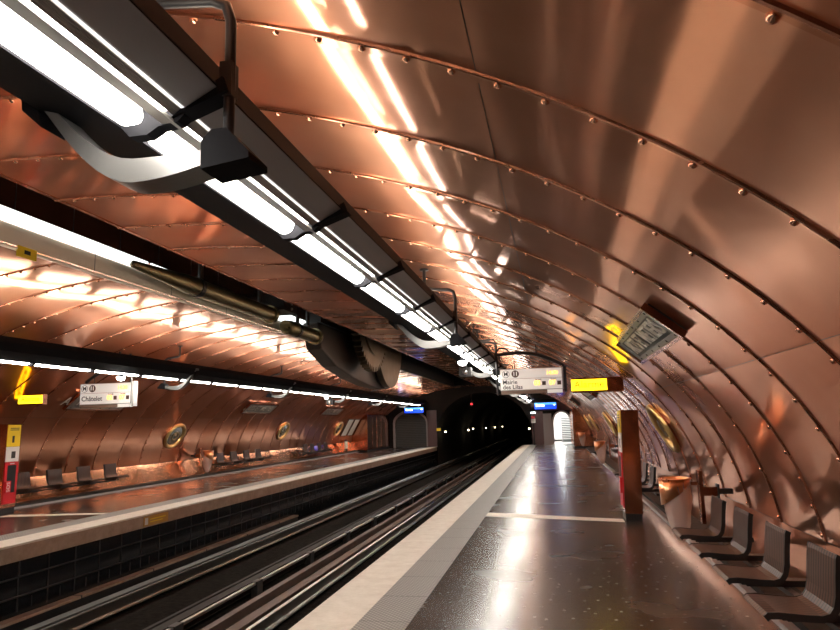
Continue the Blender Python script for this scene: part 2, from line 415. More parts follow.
# ---------------------------------------------------------------- recess (slot) over the tracks
YT = 4.95
y0 = vy_at_x(-4.95); y1 = vy_at_x(-6.45)
mb = MB()
ZM = RIB0 + 24*PITCH
mb.box(-6.52, -6.45, y1-.02, YT, SLOT0, ZM, 0)           # far cheek
mb.box(-4.95, -4.90, y0-.012, YT, SLOT0, ZM, 0)
mb.box(-6.52, -6.45, y1-.02, YT, ZM, SLOT1, 1); mb.box(-4.95, -4.90, y0-.012, YT, ZM, SLOT1, 1)
mb.box(-6.52, -4.90, YT, YT+.05, SLOT0, SLOT1, 1)
mb.box(-6.45, -4.95, 4.0, YT, SLOT1-.04, SLOT1, 1)
for k in range(-14, 24):                                  # panel joints of the cheek
    z = RIB0 + k*PITCH; mb.box(-6.451, -6.444, 4.36, YT, z-.006, z+.006, 2)
struct(mb.build('trim_2', ['box_copper', 'dark_wall', 'black']))
mb = MB(); mb.box(-6.45, -6.43, y1-.03, 4.165, SLOT0, 16, 0)
for k in range(-6, 12): mb.box(-6.43, -6.428, y1-.03, 4.165, k*2.05+.4, k*2.05+.41, 1)
mb.box(-6.50, -6.425, y1-.075, y1-.05, SLOT0, 16, 0)
struct(mb.build('trim_3', ['cream', 'black']))
names = ['nearest', 'middle', 'farther', 'farthest']
L0 = thing('slot_light_panel', 'long white lit strip inside the ceiling recess above the cream board', 'light panel', V(-6.43, 4.26, 1))
for i, (a, b) in enumerate([(-4.0, 2.9), (3.0, 6.4), (6.5, 9.9), (10.0, 13.2)]):
    MB().box(-6.44, -6.41, 4.172, 4.345, a, b).build('lit_panel', 'slotlamp', L0, V(-6.43, 4.26, (a+b)/2))
L1 = thing('slot_light_panel', 'short bluish lit strip inside the recess beyond the brass barrel', 'light panel', V(-6.43, 4.26, 17))
MB().box(-6.44, -6.41, 4.16, 4.40, 14.4, 19.2).build('lit_panel', 'slotlamp', L1, V(-6.43, 4.26, 17))

# ---------------------------------------------------------------- end wall, openings, tunnel
def arch(x0, x1, yb, ysp, yt, n=14):
    c = (x0+x1)/2; r = (x1-x0)/2
    return [(x0, yb)] + [(c - r*math.cos(PI*i/n), ysp + (yt-ysp)*math.sin(PI*i/n)) for i in range(n+1)] + [(x1, yb)]
TUN = arch(-7.85, -1.55, -1.25, .9, 3.55, 20)
DOOR = arch(-.2, 1.12, 0.001, 1.35, 2.2)
SHUT = arch(-10.75, -8.6, 0.001, 1.6, 2.35)
outer = [(CX+VA-.01, 0), (CX+VA-.01, .2)]
for i in range(0, 61): (x, y), _ = at_s(S_END*i/60); outer.append((x, y))
outer += [(CX-VA+.01, 0)]
def simplify(l):
    o = [];
    for p in l:
        if not o or math.hypot(p[0]-o[-1][0], p[1]-o[-1][1]) > 1e-3: o.append(p)
    return o
outer = simplify(outer)
# outline runs along the floor with the doorway and shutter as notches, the tunnel as the deepest one
bottom = SHUT + TUN + DOOR
ow = simplify(outer + bottom)
mb = MB(); mb.prism(ow, ZEND-.02, ZEND+.35, 'Z', 0)
struct(mb.build('wall_end', 'dark_wall'))
struct(MB().box(-1.50, -.75, 0, 2.45, ZEND-.05, ZEND-.021).box(-8.55, -7.87, 0, 2.45, ZEND-.05, ZEND-.021).box(-1.5, 1.9, 2.2, 2.75, ZEND-.05, ZEND-.021).build('trim_12', 'mauve'))
mb = MB()
oth = arch(-.2, 1.12, 0.001, 1.35, 2.2); inn = arch(-.08, 1.0, 0.001, 1.33, 2.09)
mb.prism(simplify(oth + inn[::-1]), ZEND-.06, ZEND+.3, 'Z', 0)
mb.box(-.75, -.2, 0, 2.0, ZEND-.07, ZEND-.02, 0)
struct(mb.build('trim_4', 'stone'))
mb = MB()
oth = arch(-10.9, -8.5, 0.001, 1.65, 2.5); inn = arch(-10.75, -8.6, 0.001, 1.6, 2.35)
mb.prism(simplify(oth + inn[::-1]), ZEND-.08, ZEND+.1, 'Z', 0)
struct(mb.build('trim_5', 'stone'))
# corridor behind the right doorway
mb = MB(); c0, c1 = ZEND+.34, ZEND+6
cor = arch(-.9, 1.2, 0, 1.3, 2.3); m = len(cor)
mb.add([V(x, y, c0) for x, y in cor]+[V(x, y, c1) for x, y in cor], [(i, i+1, m+i+1, m+i) for i in range(m-1)], 0, True)
mb.box(-.9, 1.2, 0, 2.4, c1, c1+.05, 0)
struct(mb.build('wall_corridor', 'corridor'))
struct(MB().box(-.9, 1.2, -.05, 0, ZEND+.34, c1).build('floor_corridor', 'stone'))
mb = MB(); mb.box(-.9, 1.2, .0, .14, c1-.05, c1-.001, 0); struct(mb.build('baseboard_corridor', 'curb'))
cl = tag(MB().box(.2, .5, 2.16, 2.2, c0+.5, c0+4.5).build('corridor_lamp', 'corridor_lamp'), 'white ceiling lamp inside the bright corridor doorway', 'lamp')
g = thing('corridor_gate', 'grey barred gate with dark slats inside the white corridor', 'gate', V(.75, 0, ZEND+2.5))
MB().box(.42, .46, 0, 1.8, ZEND+2.4, ZEND+2.46).box(1.02, 1.06, 0, 1.8, ZEND+2.4, ZEND+2.46).box(.46, 1.02, 1.74, 1.8, ZEND+2.4, ZEND+2.46).build('gate_frame', 'stone', g, V(.75,0,ZEND+2.4))
mb = MB()
for i in range(14): mb.box(.46, 1.02, .05+i*.12, .14+i*.12, ZEND+2.41, ZEND+2.44)
mb.build('gate_slats', 'shutter', g, V(.75,0,ZEND+2.4))
# shutter
mb = MB()
for i in range(20):
    y = .02+i*.118
    mb.prism([(ZEND+.20, y), (ZEND+.155, y+.02), (ZEND+.155, y+.095), (ZEND+.20, y+.112)], -10.8, -8.55, 'X')
dr = struct(mb.build('door_1', 'shutter'))
struct(MB().box(-10.9, -8.4, -.02, 2.6, ZEND+.22, ZEND+.26).build('door_2', 'black'))
# tunnel
mb = MB(); tz0, tz1 = ZEND+.34, ZEND+70; tun = arch(-8.0, -1.4, -1.25, .9, 3.65, 20); m = len(tun)
NZ = 35
vs = [V(x, y, tz0+(tz1-tz0)*j/NZ) for j in range(NZ+1) for x, y in tun]
mb.add(vs, [(j*m+i, j*m+i+1, (j+1)*m+i+1, (j+1)*m+i) for j in range(NZ) for i in range(m-1)], 0, True)
mb.box(-8.0, -1.4, -1.25, 3.7, tz1, tz1+.1)
struct(mb.build('wall_tunnel', 'tunnel'))
# back of the hall behind the camera
mb = MB(); mb.prism(simplify(outer + [(-7.9, 0), (-7.9, -1.25), (-2.5, -1.25), (-2.5, 0)]), ZBACK-.1, ZBACK, 'Z'); struct(mb.build('wall_back', 'dark_wall'))

# ---------------------------------------------------------------- floors, edges, track bed
EX, LX = -2.18, -7.90
XR, XL = CX+VA, CX-VA
struct(MB().box(-1.25, XR+.02, -.30, 0, ZBACK, ZEND+.0).build('floor', 'floor'))
struct(MB().box(XL-.02, -8.86, -.30, 0, ZBACK, ZEND+.0).build('floor_left', 'floor'))
struct(MB().box(EX, -1.68, -.30, .002, ZBACK, ZEND).build('trim_6', 'nosing'))
struct(MB().box(-1.68, -1.25, -.30, .004, ZBACK, ZEND).build('trim_7', 'tactile'))
mb = MB(); mb.box(-8.42, LX, -.03, .002, ZBACK, ZEND, 0); mb.box(-8.42, LX-.004, -.25, -.03, ZBACK, ZEND, 1)
struct(mb.build('trim_8', ['nosing', 'edge_face']))
struct(MB().box(-8.86, -8.42, -.30, .004, ZBACK, ZEND).build('trim_9', 'tactile'))
# white joints across the platforms
mb = MB(); mb.add([V(-1.25,.003,12.02), V(.98,.003,11.32), V(.98,.003,11.66), V(-1.25,.003,12.50)], [(0,1,2,3)])
mb.add([V(-10.9,.003,12.05), V(-8.86,.003,12.44), V(-8.86,.003,12.64), V(-10.9,.003,12.38)], [(0,1,2,3)])
struct(mb.build('trim_10', 'nosing'))
# walls under the platforms
mb = MB(); mb.box(-8.20, -8.06, -1.25, -.25, ZBACK, ZEND, 0)
z = ZBACK; q = 0
while z < ZEND:
    mb.box(-8.06, -8.052, -.50, -.26, z, z+.028, 1); mb.box(-8.06, -8.052, -.78, -.54, z, z+.028, 1)
    mb.box(-8.06, -8.052, -1.02, -.82, z+.0, z+.03, 1); mb.box(-8.06, -8.054, -1.0, -.85, z+.3, z+.32, 1); z += .628
mb.box(-8.06, -8.03, -.53, -.51, ZBACK, ZEND, 2); mb.box(-8.06, -8.03, -.81, -.79, ZBACK, ZEND, 2)
struct(mb.build('wall_under_left', ['black_tile', 'curb', 'iron']))
struct(MB().box(-2.05, -1.95, -1.25, -.30, ZBACK, ZEND).build('wall_under_right', 'black_tile'))
struct(MB().box(-8.20, -1.95, -1.35, -1.25, ZBACK, tz1).build('floor_track', 'ballast'))
mb = MB(); mb.box(-8.05, -7.88, -1.115, -1.07, ZBACK, 20.5, 0); mb.box(-8.04, -7.90, -1.25, -1.115, ZBACK, 20.5, 1)
z = -2.0
while z < 20: mb.box(-8.05, -7.876, -1.12, -1.068, z, z+.03, 1); z += 2.1
struct(mb.build('trim_11', ['edge_face', 'black']))
# curbs in front of the walls
for side, nm in ((1, 'baseboard_right'), (-1, 'baseboard_left')):
    mb = MB(); c = CX
    xf = 1.58 if side > 0 else -11.62; xw = vx_at_y(.3, side)
    a, b = sorted((xf+side*.10, xw+side*.0)); 
    mb.box(a, b, 0, .085, ZBACK, ZEND-.03, 0)
    pr_ = [(xf, 0), (xf+side*.02, .03), (xf+side*.10, .03), (xf+side*.10, 0)]
    mb.prism(pr_, ZBACK, ZEND-.03, 'Z', 1)
    struct(mb.build(nm, ['curb', 'stone']))

# ---------------------------------------------------------------- tracks
def rail_profile(x, w=.036, yt=-1.0, yb=-1.19):
    return [(x-.065,yb),(x+.065,yb),(x+.065,yb+.015),(x+.01,yb+.035),(x+.01,yt-.04),(x+w,yt-.03),(x+w,yt),(x-w,yt),(x-w,yt-.03),(x-.01,yt-.04),(x-.01,yb+.035),(x-.065,yb+.015)]
Z1T = ZEND+60
for (xl, lab, grp) in ((-6.93, 'far railway track running beside the left platform', 'L'), (-4.1, 'near railway track running beside the right platform', 'R')):
    t = thing('railway_track', lab, 'railway track', V(xl+.72, -1.25, 15))
    for x in (xl, xl+1.435):
        MB().prism(rail_profile(x, .031), ZBACK, Z1T, 'Z').build('running_rail', 'steel' if x == xl else 'iron_dark', t, V(x, -1.19, 15))
    for x in (xl-.22, xl+1.435+.15):
        MB().prism([(x-.09,-1.18),(x+.09,-1.18),(x+.09,-1.165),(x+.012,-1.15),(x+.012,-1.04),(x+.085,-1.03),(x+.085,-1.01),(x-.085,-1.01),(x-.085,-1.03),(x-.012,-1.04),(x-.012,-1.15),(x-.09,-1.165)], ZBACK, Z1T, 'Z').build('roll_beam', ('steel_dull' if grp == 'L' else 'rust') if x < xl else 'iron_dark', t, V(x, -1.18, 15))
t = thing('conductor_rail', 'thin bright conductor rail on insulators between the two tracks', 'rail', V(-5.17, -1.25, 15))
MB().prism([(-5.20,-1.04),(-5.14,-1.04),(-5.14,-1.0),(-5.20,-1.0)], ZBACK, ZEND+20, 'Z').build('bar', 'steel', t, V(-5.17,-1,15))
i0 = MB().box(-5.225, -5.115, -1.25, -.985, 1, 1.22).build('insulator', 'iron', t, V(-5.17,-1.25,1))
for k in range(1, 18):
    c = i0.copy(); sc.collection.objects.link(c); c.location = Vector(i0.location) + Vector((0, 2.6*k, 0))
tag(MB().prism([(-4.95,-1.25),(-4.83,-1.25),(-4.83,-1.12),(-4.95,-1.12)], ZBACK, ZEND+10, 'Z').build('cable_duct', 'rust'), 'brown cable duct lying along the track bed beside the conductor rail', 'duct')

# ---------------------------------------------------------------- suspended light rigs
HZ = [2.29+6.21*k for k in range(-1, 7)]
def rig(mir, label):
    def X(x): return x if not mir else 2*CX - x
    def pl(l): return [(X(x), y) for x, y in l]
    z0, z1 = -8.6, 44.2
    t = thing('suspended_light_rig', label, 'light rig', V(X(-1.6), 2.7, 15), 'suspended light rigs above the platforms')
    H = [(-1.60,2.775),(-1.63,2.785),(-1.95,2.875),(-2.0,3.0),(-1.965,3.10),(-1.95,3.10),(-1.90,2.985),(-1.475,2.985),(-1.475,3.08),(-1.465,3.08),(-1.465,2.985),(-1.33,2.985),(-1.26,3.045),(-1.25,3.045),(-1.19,2.895),(-1.325,2.825),(-1.335,2.90),(-1.60,2.90)]  # fin and raised track-side lip added to hide the uplight and top panel
    MB().prism(pl(H), z0, z1, 'Z').build('housing', 'rig', t, V(X(-1.6), 3, 15))
    MB().prism(pl([(-1.598,2.90),(-1.598,2.79),(-1.588,2.80),(-1.585,2.885),(-1.46,2.89),(-1.35,2.885),(-1.335,2.83),(-1.342,2.90)]), z0, z1, 'Z').build('reflector', 'reflector', t, V(X(-1.54),2.9,15))
    MB().prism(pl([(-1.424,2.770),(-1.374,2.772),(-1.38,2.79),(-1.42,2.79)]), z0, z1, 'Z').build('divider_strip', 'reflector', t, V(X(-1.4),2.78,15))
    MB().prism(pl([(-1.323,2.820),(-1.193,2.888),(-1.195,2.893),(-1.325,2.825)]), z0, z1, 'Z').build('underside_panel', 'rig_panel', t, V(X(-1.26),2.85,15))
    mbl = MB()
    for q in range(6): xx = -1.372+q*.0055; mbl.prism(pl([(xx,2.794+q*.004),(xx+.004,2.797+q*.004),(xx+.004,2.812+q*.004),(xx,2.809+q*.004)]), z0, z1, 'Z')
    mbl.build('louvre', 'reflector', t, V(X(-1.35),2.8,15))
    MB().prism(pl([(-1.337,2.818),(-1.319,2.822),(-1.321,2.832),(-1.337,2.828)]), z0, z1, 'Z').build('painted_glint', 'glint_glow', t, V(X(-1.33),2.82,15))  # thin glowing strip added to imitate a reflection along the panel edge
    n = 0; z = HZ[0]
    first = None
    while z < z1-.3:
        a, b = z+.06, z+1.5525-.05
        if first is None:
            m1 = MB().tube([V(X(-1.525),2.802,a), V(X(-1.525),2.802,a+.05), V(X(-1.525),2.802,b-.05), V(X(-1.525),2.802,b)], [.03,.058,.058,.03], 16).build('lamp_diffuser', 'lamp', t, V(X(-1.525),2.802,z))
            m2 = MB().tube([V(X(-1.397),2.828,a), V(X(-1.397),2.828,a+.04), V(X(-1.397),2.828,b-.04), V(X(-1.397),2.828,b)], [.015,.030,.030,.015], 12).build('lamp_tube', 'lamp', t, V(X(-1.397),2.828,z))
            gk = MB()
            gk.prism(pl([(-1.60,2.90),(-1.60,2.775),(-1.565,2.735),(-1.49,2.735),(-1.44,2.765),(-1.36,2.775),(-1.335,2.80),(-1.335,2.90)]), z-.03, z+.03, 'Z')
            gk = gk.build('end_gasket', 'rig', t, V(X(-1.55),2.8,z))
            arm = MB().prism(pl([(-1.38,2.79),(-1.36,2.83),(-1.17,2.93),(-1.15,2.87)]), z-.045, z+.045, 'Z').build('cross_arm', 'rig', t, V(X(-1.3),2.87,z))
            up = MB().box(*sorted((X(-1.425), X(-1.355))), 2.99, 3.005, a+.10, b-.10).build('top_panel', 'side_panel', t, V(X(-1.4),3.0,z))
            up2 = MB().box(*sorted((X(-1.74), X(-1.58))), 2.99, 3.005, a+.10, b-.10).build('top_panel', 'top_panel', t, V(X(-1.6),3.0,z))
            first = (m1, m2, gk, arm, up, up2); zf = z
        else:
            for o in first:
                c = o.copy(); sc.collection.objects.link(c); c.location = Vector(o.location) + Vector((0, z-zf, 0))
        z += 1.5525; n += 1
    a, b = z0+.2, z1-.2
    z = HZ[0]
    f2 = None
    while z < z1-2:
        if f2 is None: f2 = MB().tube([V(X(-1.60),3.115,z+.2), V(X(-1.60),3.115,z+6.0)], .027, 8).build('uplight_tube', 'uplamp', t, V(X(-1.60),3.115,z)); z2 = z
        else:
            c = f2.copy(); sc.collection.objects.link(c); c.location = Vector(f2.location) + Vector((0, z-z2, 0))
        z += 6.21
    f3 = None
    for z in HZ:
        if z > z1: break
        if f3 is None:
            yt = vy_at_x(-1.55)
            h = MB().tube([V(X(-1.55),yt-.02,z), V(X(-1.55),3.40,z), V(X(-1.54),3.33,z), V(X(-1.50),3.31,z), V(X(-1.24),3.28,z), V(X(-1.18),3.25,z), V(X(-1.16),3.18,z), V(X(-1.16),2.95,z), V(X(-1.165),2.62,z)], .022, 10)
            h.lathe(V(X(-1.55),yt-.035,z), [(.001,0),(.06,0),(.06,.02),(.001,.02)], 14)
            h.box(*sorted((X(-1.14), X(-1.19))), 2.86, 3.0, z-.03, z+.03)
            h = h.build('hanger_pipe', 'pipe', t, V(X(-1.55),3.4,z))
            # crescent cradle
            n = 18; out_ = []; inn_ = []
            for i in range(n+1):
                u = i/n; x = -1.13 - u*.88
                yb = 2.60 - .07*math.sin(PI*min(1,u*1.15))*1.0 + max(0, u-.45)**1.7*1.05
                th = .035 + .06*math.sin(PI*min(1, u*1.05))
                out_.append((X(x), yb)); inn_.append((X(x), yb+th))
            ar = MB().prism(out_ + inn_[::-1], z-.07, z+.07, 'Z', 0, True)
            ar = ar.build('cradle_arc', 'rig_light', t, V(X(-1.5),2.5,z))
            sh = MB().prism(pl([(-1.04,2.575),(-1.23,2.55),(-1.23,2.66),(-1.19,2.70),(-1.13,2.70),(-1.04,2.60)]), z-.085, z+.085, 'Z').build('shoe', 'rig', t, V(X(-1.1),2.6,z))
            tp = MB().prism(pl([(-1.93,2.80),(-2.02,2.88),(-2.03,2.96),(-1.95,2.90)]), z-.07, z+.07, 'Z').build('cradle_tip', 'rig', t, V(X(-2),2.9,z))
            f3 = (h, ar, sh, tp); zf = z
        else:
            for o in f3:
                c = o.copy(); sc.collection.objects.link(c); c.location = Vector(o.location) + Vector((0, z-zf, 0))
    return t
rig(False, 'dark suspended fluorescent light rig above the right platform edge, running from top left')
rig(True, 'dark suspended fluorescent light rig above the left platform edge beyond the tracks')
# bulkhead globes and small monitors on the rigs
for X, Y, Z, lab in ((-8.55, 2.685, 12.4, 'round bright globe lamp under the left rig above the Châtelet sign'), (-8.55, 2.685, 25.2, 'round bright globe lamp under the left rig beside the small camera'),
                     (-1.55, 2.66, 12.05, 'round bright globe lamp under the right rig before the sign')):
    o = thing('globe_lamp', lab, 'lamp', V(X, Y, Z))
    MB().lathe(V(X,Y-.07,Z), [(.001,-.005),(.06,.01),(.085,.05),(.085,.08),(.001,.08)], 16).build('globe', 'globe', o, V(X,Y,Z))
    MB().lathe(V(X,Y+.01,Z), [(.001,0),(.05,0),(.05,.05),(.001,.05)], 12).build('mount', 'rig', o, V(X,Y,Z))
for X, Y, Z, lab in ((-1.78, 2.56, 14.3, 'small dark monitor hanging under the right rig before the tunnel'), (-8.45, 2.42, 25.4, 'small dark camera box hanging under the left rig')):
    o = thing('camera_box', lab, 'camera', V(X, Y, Z))
    MB().box(X-.13,X+.13,Y-.02,Y+.17,Z-.12,Z+.12).build('body', 'iron', o, V(X,Y,Z), bevel=.015)
    MB().lathe(V(X,Y+.07,Z-.125), [(.001,-.03),(.045,-.03),(.055,0),(.001,0)], 14, axis=(0,1,0)).build('lens', 'steel', o, V(X,Y,Z))
    MB().tube([V(X,Y+.17,Z), V(X,2.785,Z)], .014, 8).build('stem', 'pipe', o, V(X,Y,Z))

# ---------------------------------------------------------------- machinery in the recess
def barrel(z0, z1, zn, x, y, r, label):
    t = thing('machine_barrel', label, 'machine barrel', V(x, y, (z0+z1)/2))
    MB().lathe(V(x,y,0), [(.02,zn),(r*.35,zn+.02),(r*.8,z0-.3),(r,z0),(r,z1)], 28, axis=(0,1,0)).build('barrel', 'brass_green', t, V(x,y,z0))
    MB().lathe(V(x,y,0), [(r*.9,z1-.12),(r*1.25,z1-.12),(r*1.25,z1),(.02,z1)], 28, axis=(0,1,0), smooth=False).build('flange', 'brass_green', t, V(x,y,z1))
    MB().lathe(V(x,y,0), [(r*1.01,z0+.3),(r*1.1,z0+.3),(r*1.1,z0+.42),(r*1.01,z0+.42)], 28, axis=(0,1,0), smooth=False).build('band', 'iron', t, V(x,y,z0))
    for q in (z0+.5, z1-.6): MB().tube([V(x,y+r*.8,q), V(x,YT,q)], .05, 8).build('support_rod', 'iron', t, V(x,y,q))
barrel(10.4, 14.0, 8.9, -6.02, 4.06, .16, 'long greenish brass barrel in the ceiling recess, nearest of the machine parts')
barrel(15.0, 16.8, 14.95, -5.98, 3.90, .17, 'second greenish barrel beyond, dipping towards the toothed wheel')
t = thing('machine_block', 'dark riveted machine block joining the two brass barrels', 'machine block', V(-6.0, 4.1, 14.5))
MB().box(-6.3,-5.75,4.18,4.6,14.1,14.9).build('body', 'iron', t, V(-6,4.3,14.5), bevel=.02)
for q in range(3): MB().lathe(V(-5.745,4.25+q*.12,14.5), [(.001,.03),(.03,.03),(.035,0)], 10, axis=(1,0,0)).build('bolt', 'steel', t, V(-5.75,4.3,14.5))
def clipdisc(cz, cy, r, teeth=0, depth=.12, top=YT):
    pts = []; n = teeth*4 if teeth else 96
    for i in range(n):
        a = 2*PI*i/n; rr = r - (depth if teeth and i % 4 in (2, 3) else 0)
        z, y = cz+rr*math.sin(a), cy-rr*math.cos(a)
        pts.append((z, y))
    # keep the arc below the recess top
    keep = [p for p in pts if p[1] < top]
    k = sorted(range(len(pts)), key=lambda i: 0)
    lo = [i for i in range(n) if pts[i][1] < top]
    half = n//2
    seq = [i % n for i in range(half, half+n) if pts[i % n][1] < top]
    return [pts[i] for i in seq]
t = thing('cog_wheel', 'toothed cog wheel half sunk in the ceiling recess over the tracks', 'cog wheel', V(-5.5, 4.2, 20.5))
MB().prism(clipdisc(20.5, 5.2, 1.98, 60, .15), -5.62, -5.40, 'X').build('toothed_rim', 'gear', t, V(-5.5,4.2,20.5))
MB().prism(clipdisc(20.5, 5.2, 1.45), -5.42, -5.34, 'X').build('inner_disc', 'gear', t, V(-5.4,4.2,20.5))
t = thing('flywheel', 'large smooth dark disc hanging below the vault behind the toothed wheel', 'wheel', V(-5.75, 4.2, 23.8))
MB().prism(clipdisc(23.8, 4.85, 1.97), -5.86, -5.66, 'X', 0, True).build('disc', 'gear', t, V(-5.8,4.2,23.8))
MB().prism(clipdisc(23.8, 4.85, 1.99), -5.90, -5.86, 'X', 0, True).build('rim', 'iron', t, V(-5.9,4.2,23.8))
hull = [(16.9,4.3),(17.15,3.62),(18.4,3.25),(20.1,3.02),(22.0,2.88),(23.8,2.84),(24.9,3.02),(25.5,3.6),(25.6,4.3)]
t = thing('machine_casing', 'dark curved hull-shaped casing hanging from the recess', 'casing', V(-6.15, 4.2, 21))
MB().prism(hull, -6.38, -5.94, 'X').build('shell', 'casing', t, V(-6.15,4.2,21), bevel=.04)
MB().prism([(z, y) for z, y in [(17.2,4.34),(17.2,4.9),(25.3,4.9),(25.3,4.34)]], -6.35, -5.98, 'X').build('mount', 'iron', t, V(-6.15,4.2,21))

# ---------------------------------------------------------------- hanging line signs
def line_sign(x0, x1, y0, y1, z, words, times, clock, label, mir):
    t = thing('line_sign', label, 'sign', V((x0+x1)/2, y0, z), 'hanging line 11 signs')
    W, Hh = x1-x0, y1-y0; zf = z-.065
    MB().box(x0,x1,y0,y1,z-.055,z+.055).build('case', 'sign_frame', t, V(x0,y0,z), bevel=.006)
    face = MB().box(x0+.012,x1-.03,y0+.012,y1-.012,zf,z-.056).build('face', 'sign_white', t, V(x0,y0,z))
    MB().box(x0+.012,x1-.33,y0-.07,y0-.002,z-.05,z+.05).build('lower_strip', 'sign_brown', t, V(x0,y0,z))
    MB().box(x1-.33,x1-.03,y0-.07,y0-.002,z-.055,z+.05).build('lower_tab', 'sign_white', t, V(x0,y0,z))
    MB().box(x1+.005,x1+.06,y0-.06,y1+.02,z-.07,z+.07).build('end_frame', 'pipe' if not mir else 'white_enamel', t, V(x1,y0,z))
    MB().box(x0+.012,x1-.03,y0+Hh*.53,y0+Hh*.53+.006,zf-.003,zf).build('divider', 'sign_brown', t, V(x0,y0,z))
    R, U_ = Vector((1,0,0)), Vector((0,0,1))
    def T(s, sz, m, x, y, al='CENTER', nm='lettering', b=.0012): return text_mesh(s, sz, m, nm, t, V(x, y, zf-.006), R, U_, al, .002, 1.0, b)
    cy = y0+Hh*.76; r = Hh*.17
    MB().lathe(V(x0+.12,cy,zf-.004), [(r,0),(r,-.004),(r-.008,-.004),(r-.008,0)], 28, axis=(0,1,0), smooth=False).build('metro_ring', 'ink', t, V(x0,cy,zf))
    T('M', r*1.5, 'ink', x0+.12, cy, b=.002)
    MB().lathe(V(x0+.31,cy,zf-.001), [(.001,-.006),(r,-.006),(r,0)], 28, axis=(0,1,0), smooth=False).build('line_badge', 'line_brown', t, V(x0,cy,zf))
    o = text_mesh('11', r*1.55, 'sign_white', 'line_number', t, V(x0+.31,cy,zf-.012), R, U_, 'CENTER', .002, .9, .003)
    ln = words.split('\n'); s = Hh*(.27 if len(ln) > 1 else .32)
    for i, wd in enumerate(ln): T(wd, s, 'ink', x0+.05, y0+Hh*(.27 if len(ln) == 1 else (.38-.23*i)), 'LEFT', b=.0015)
    T(clock, Hh*.24, 'amber', x1-.22, cy, nm='clock_digits', b=.004)
    for i, d in enumerate(times):
        xx = x1-.50+.30*i
        T(d, Hh*.30, 'amber', xx-.02, y0+Hh*.30, nm='minute_digits', b=.005)
        MB().box(xx+.075,xx+.15,y0+Hh*.20,y0+Hh*.38,zf-.004,zf).build('minute_box', 'line_brown', t, V(xx,y0,zf))
        T('1er train' if i == 0 else '2e train', Hh*.085, 'sign_brown', xx, y0+Hh*.47)
    under(face, *[c for c in list(t.children) if c.name.split('.')[0] in ('lettering','metro_ring','line_badge','line_number','clock_digits','minute_digits','minute_box','divider')])
    # arched carrier
    n = 16; xa, xb = (x0-.06, x1+.03) if not mir else (x1-.06, x0+.1)
    arc = [V(xa+(xb-xa)*i/n, y1+.03+.27*(1-(i/n)**2.6)+.05*math.sin(PI*i/n), z) for i in range(n+1)]
    MB().tube(arc, .036, 8).build('carrier_arch', 'pipe', t, V(xa,y1,z))
    MB().tube([V(xa,y0-.08,z), V(xa,y1+(.5 if not mir else .3),z)], .024, 10).build('side_post', 'pipe' if not mir else 'rig_light', t, V(xa,y0,z))
    xm = x0+.75; MB().tube([V(xm,y1+.28,z), V(xm,vy_at_x(xm)-.02,z)], .012, 6).build('drop_rod', 'pipe', t, V(xm,y1,z))
    for dx in (-.22, .22):
        pass
    q = [V(xa+.02+.16*math.cos(a*PI/8)+.10*(1 if not mir else -1), y1+.28+.16*math.sin(a*PI/8), z) for a in range(9)]
    MB().tube(q, .016, 8).build('scroll', 'pipe', t, V(xa,y1,z))
    xh = xa + (-.45 if not mir else -.30); yh = vy_at_x(xh)
    MB().tube([V(xh,yh-.02,z), V(xh,yh-.28,z), V(xh+(xa-xh)*.15,yh-.33,z), V(xh+(xa-xh)*.9,y1+.62,z), V(xa,y1+.55,z), V(xa,y1+.45,z)], .020, 8).build('ceiling_pipe', 'pipe', t, V(xh,yh,z))
    for dx in (.3, W-.25): MB().tube([V(x0+dx,y1,z), V(x0+dx,y1+.22,z)], .008, 6).build('tie', 'pipe', t, V(x0+dx,y1,z))
line_sign(-1.04, .22, 2.20, 2.635, 14.0, 'Mairie\ndes Lilas', ('03', '07'), '14:30', 'hanging white sign reading Mairie des Lilas with amber minutes, above right platform', False)
line_sign(-10.22, -8.96, 2.20, 2.66, 13.45, 'Châtelet', ('02', '07'), '14:30', 'hanging white sign reading Châtelet with amber minutes, above left platform', True)

# ---------------------------------------------------------------- yellow lit alarm boxes
def alarm(x0, x1, xw, y0, y1, z, label):
    t = thing('alarm_sign', label, 'sign', V(xw, y0, z), 'yellow lit alarm signs')
    a, b = sorted((x0, xw)) if abs(xw-x0) > abs(xw-x1) else sorted((x1, xw))
    MB().box(a,b,y0-.03,y1+.03,z-.07,z+.07).build('box', 'box_copper', t, V(xw,y0,z), bevel=.008)
    MB().box(x0,x1,y0,y1,z-.078,z-.071).build('lit_face', 'yellow_lit', t, V(x0,y0,z))
    text_mesh('Alarme', (y1-y0)*.85, 'yellow_text', 'lettering', t, V((x0+x1)/2,(y0+y1)/2+.005,z-.08), (1,0,0), (0,0,1), 'CENTER', .002, 1.05, .002)
alarm(.30, .86, vx_at_y(2.2, 1)-.03, 2.05, 2.23, 11.5, 'yellow lit Alarme sign box cantilevered from the right wall over the copper post')
alarm(-11.14, -10.56, vx_at_y(2.3, -1)+.03, 2.24, 2.41, 12.75, 'yellow lit Alarme sign box on the left wall over the red call post')

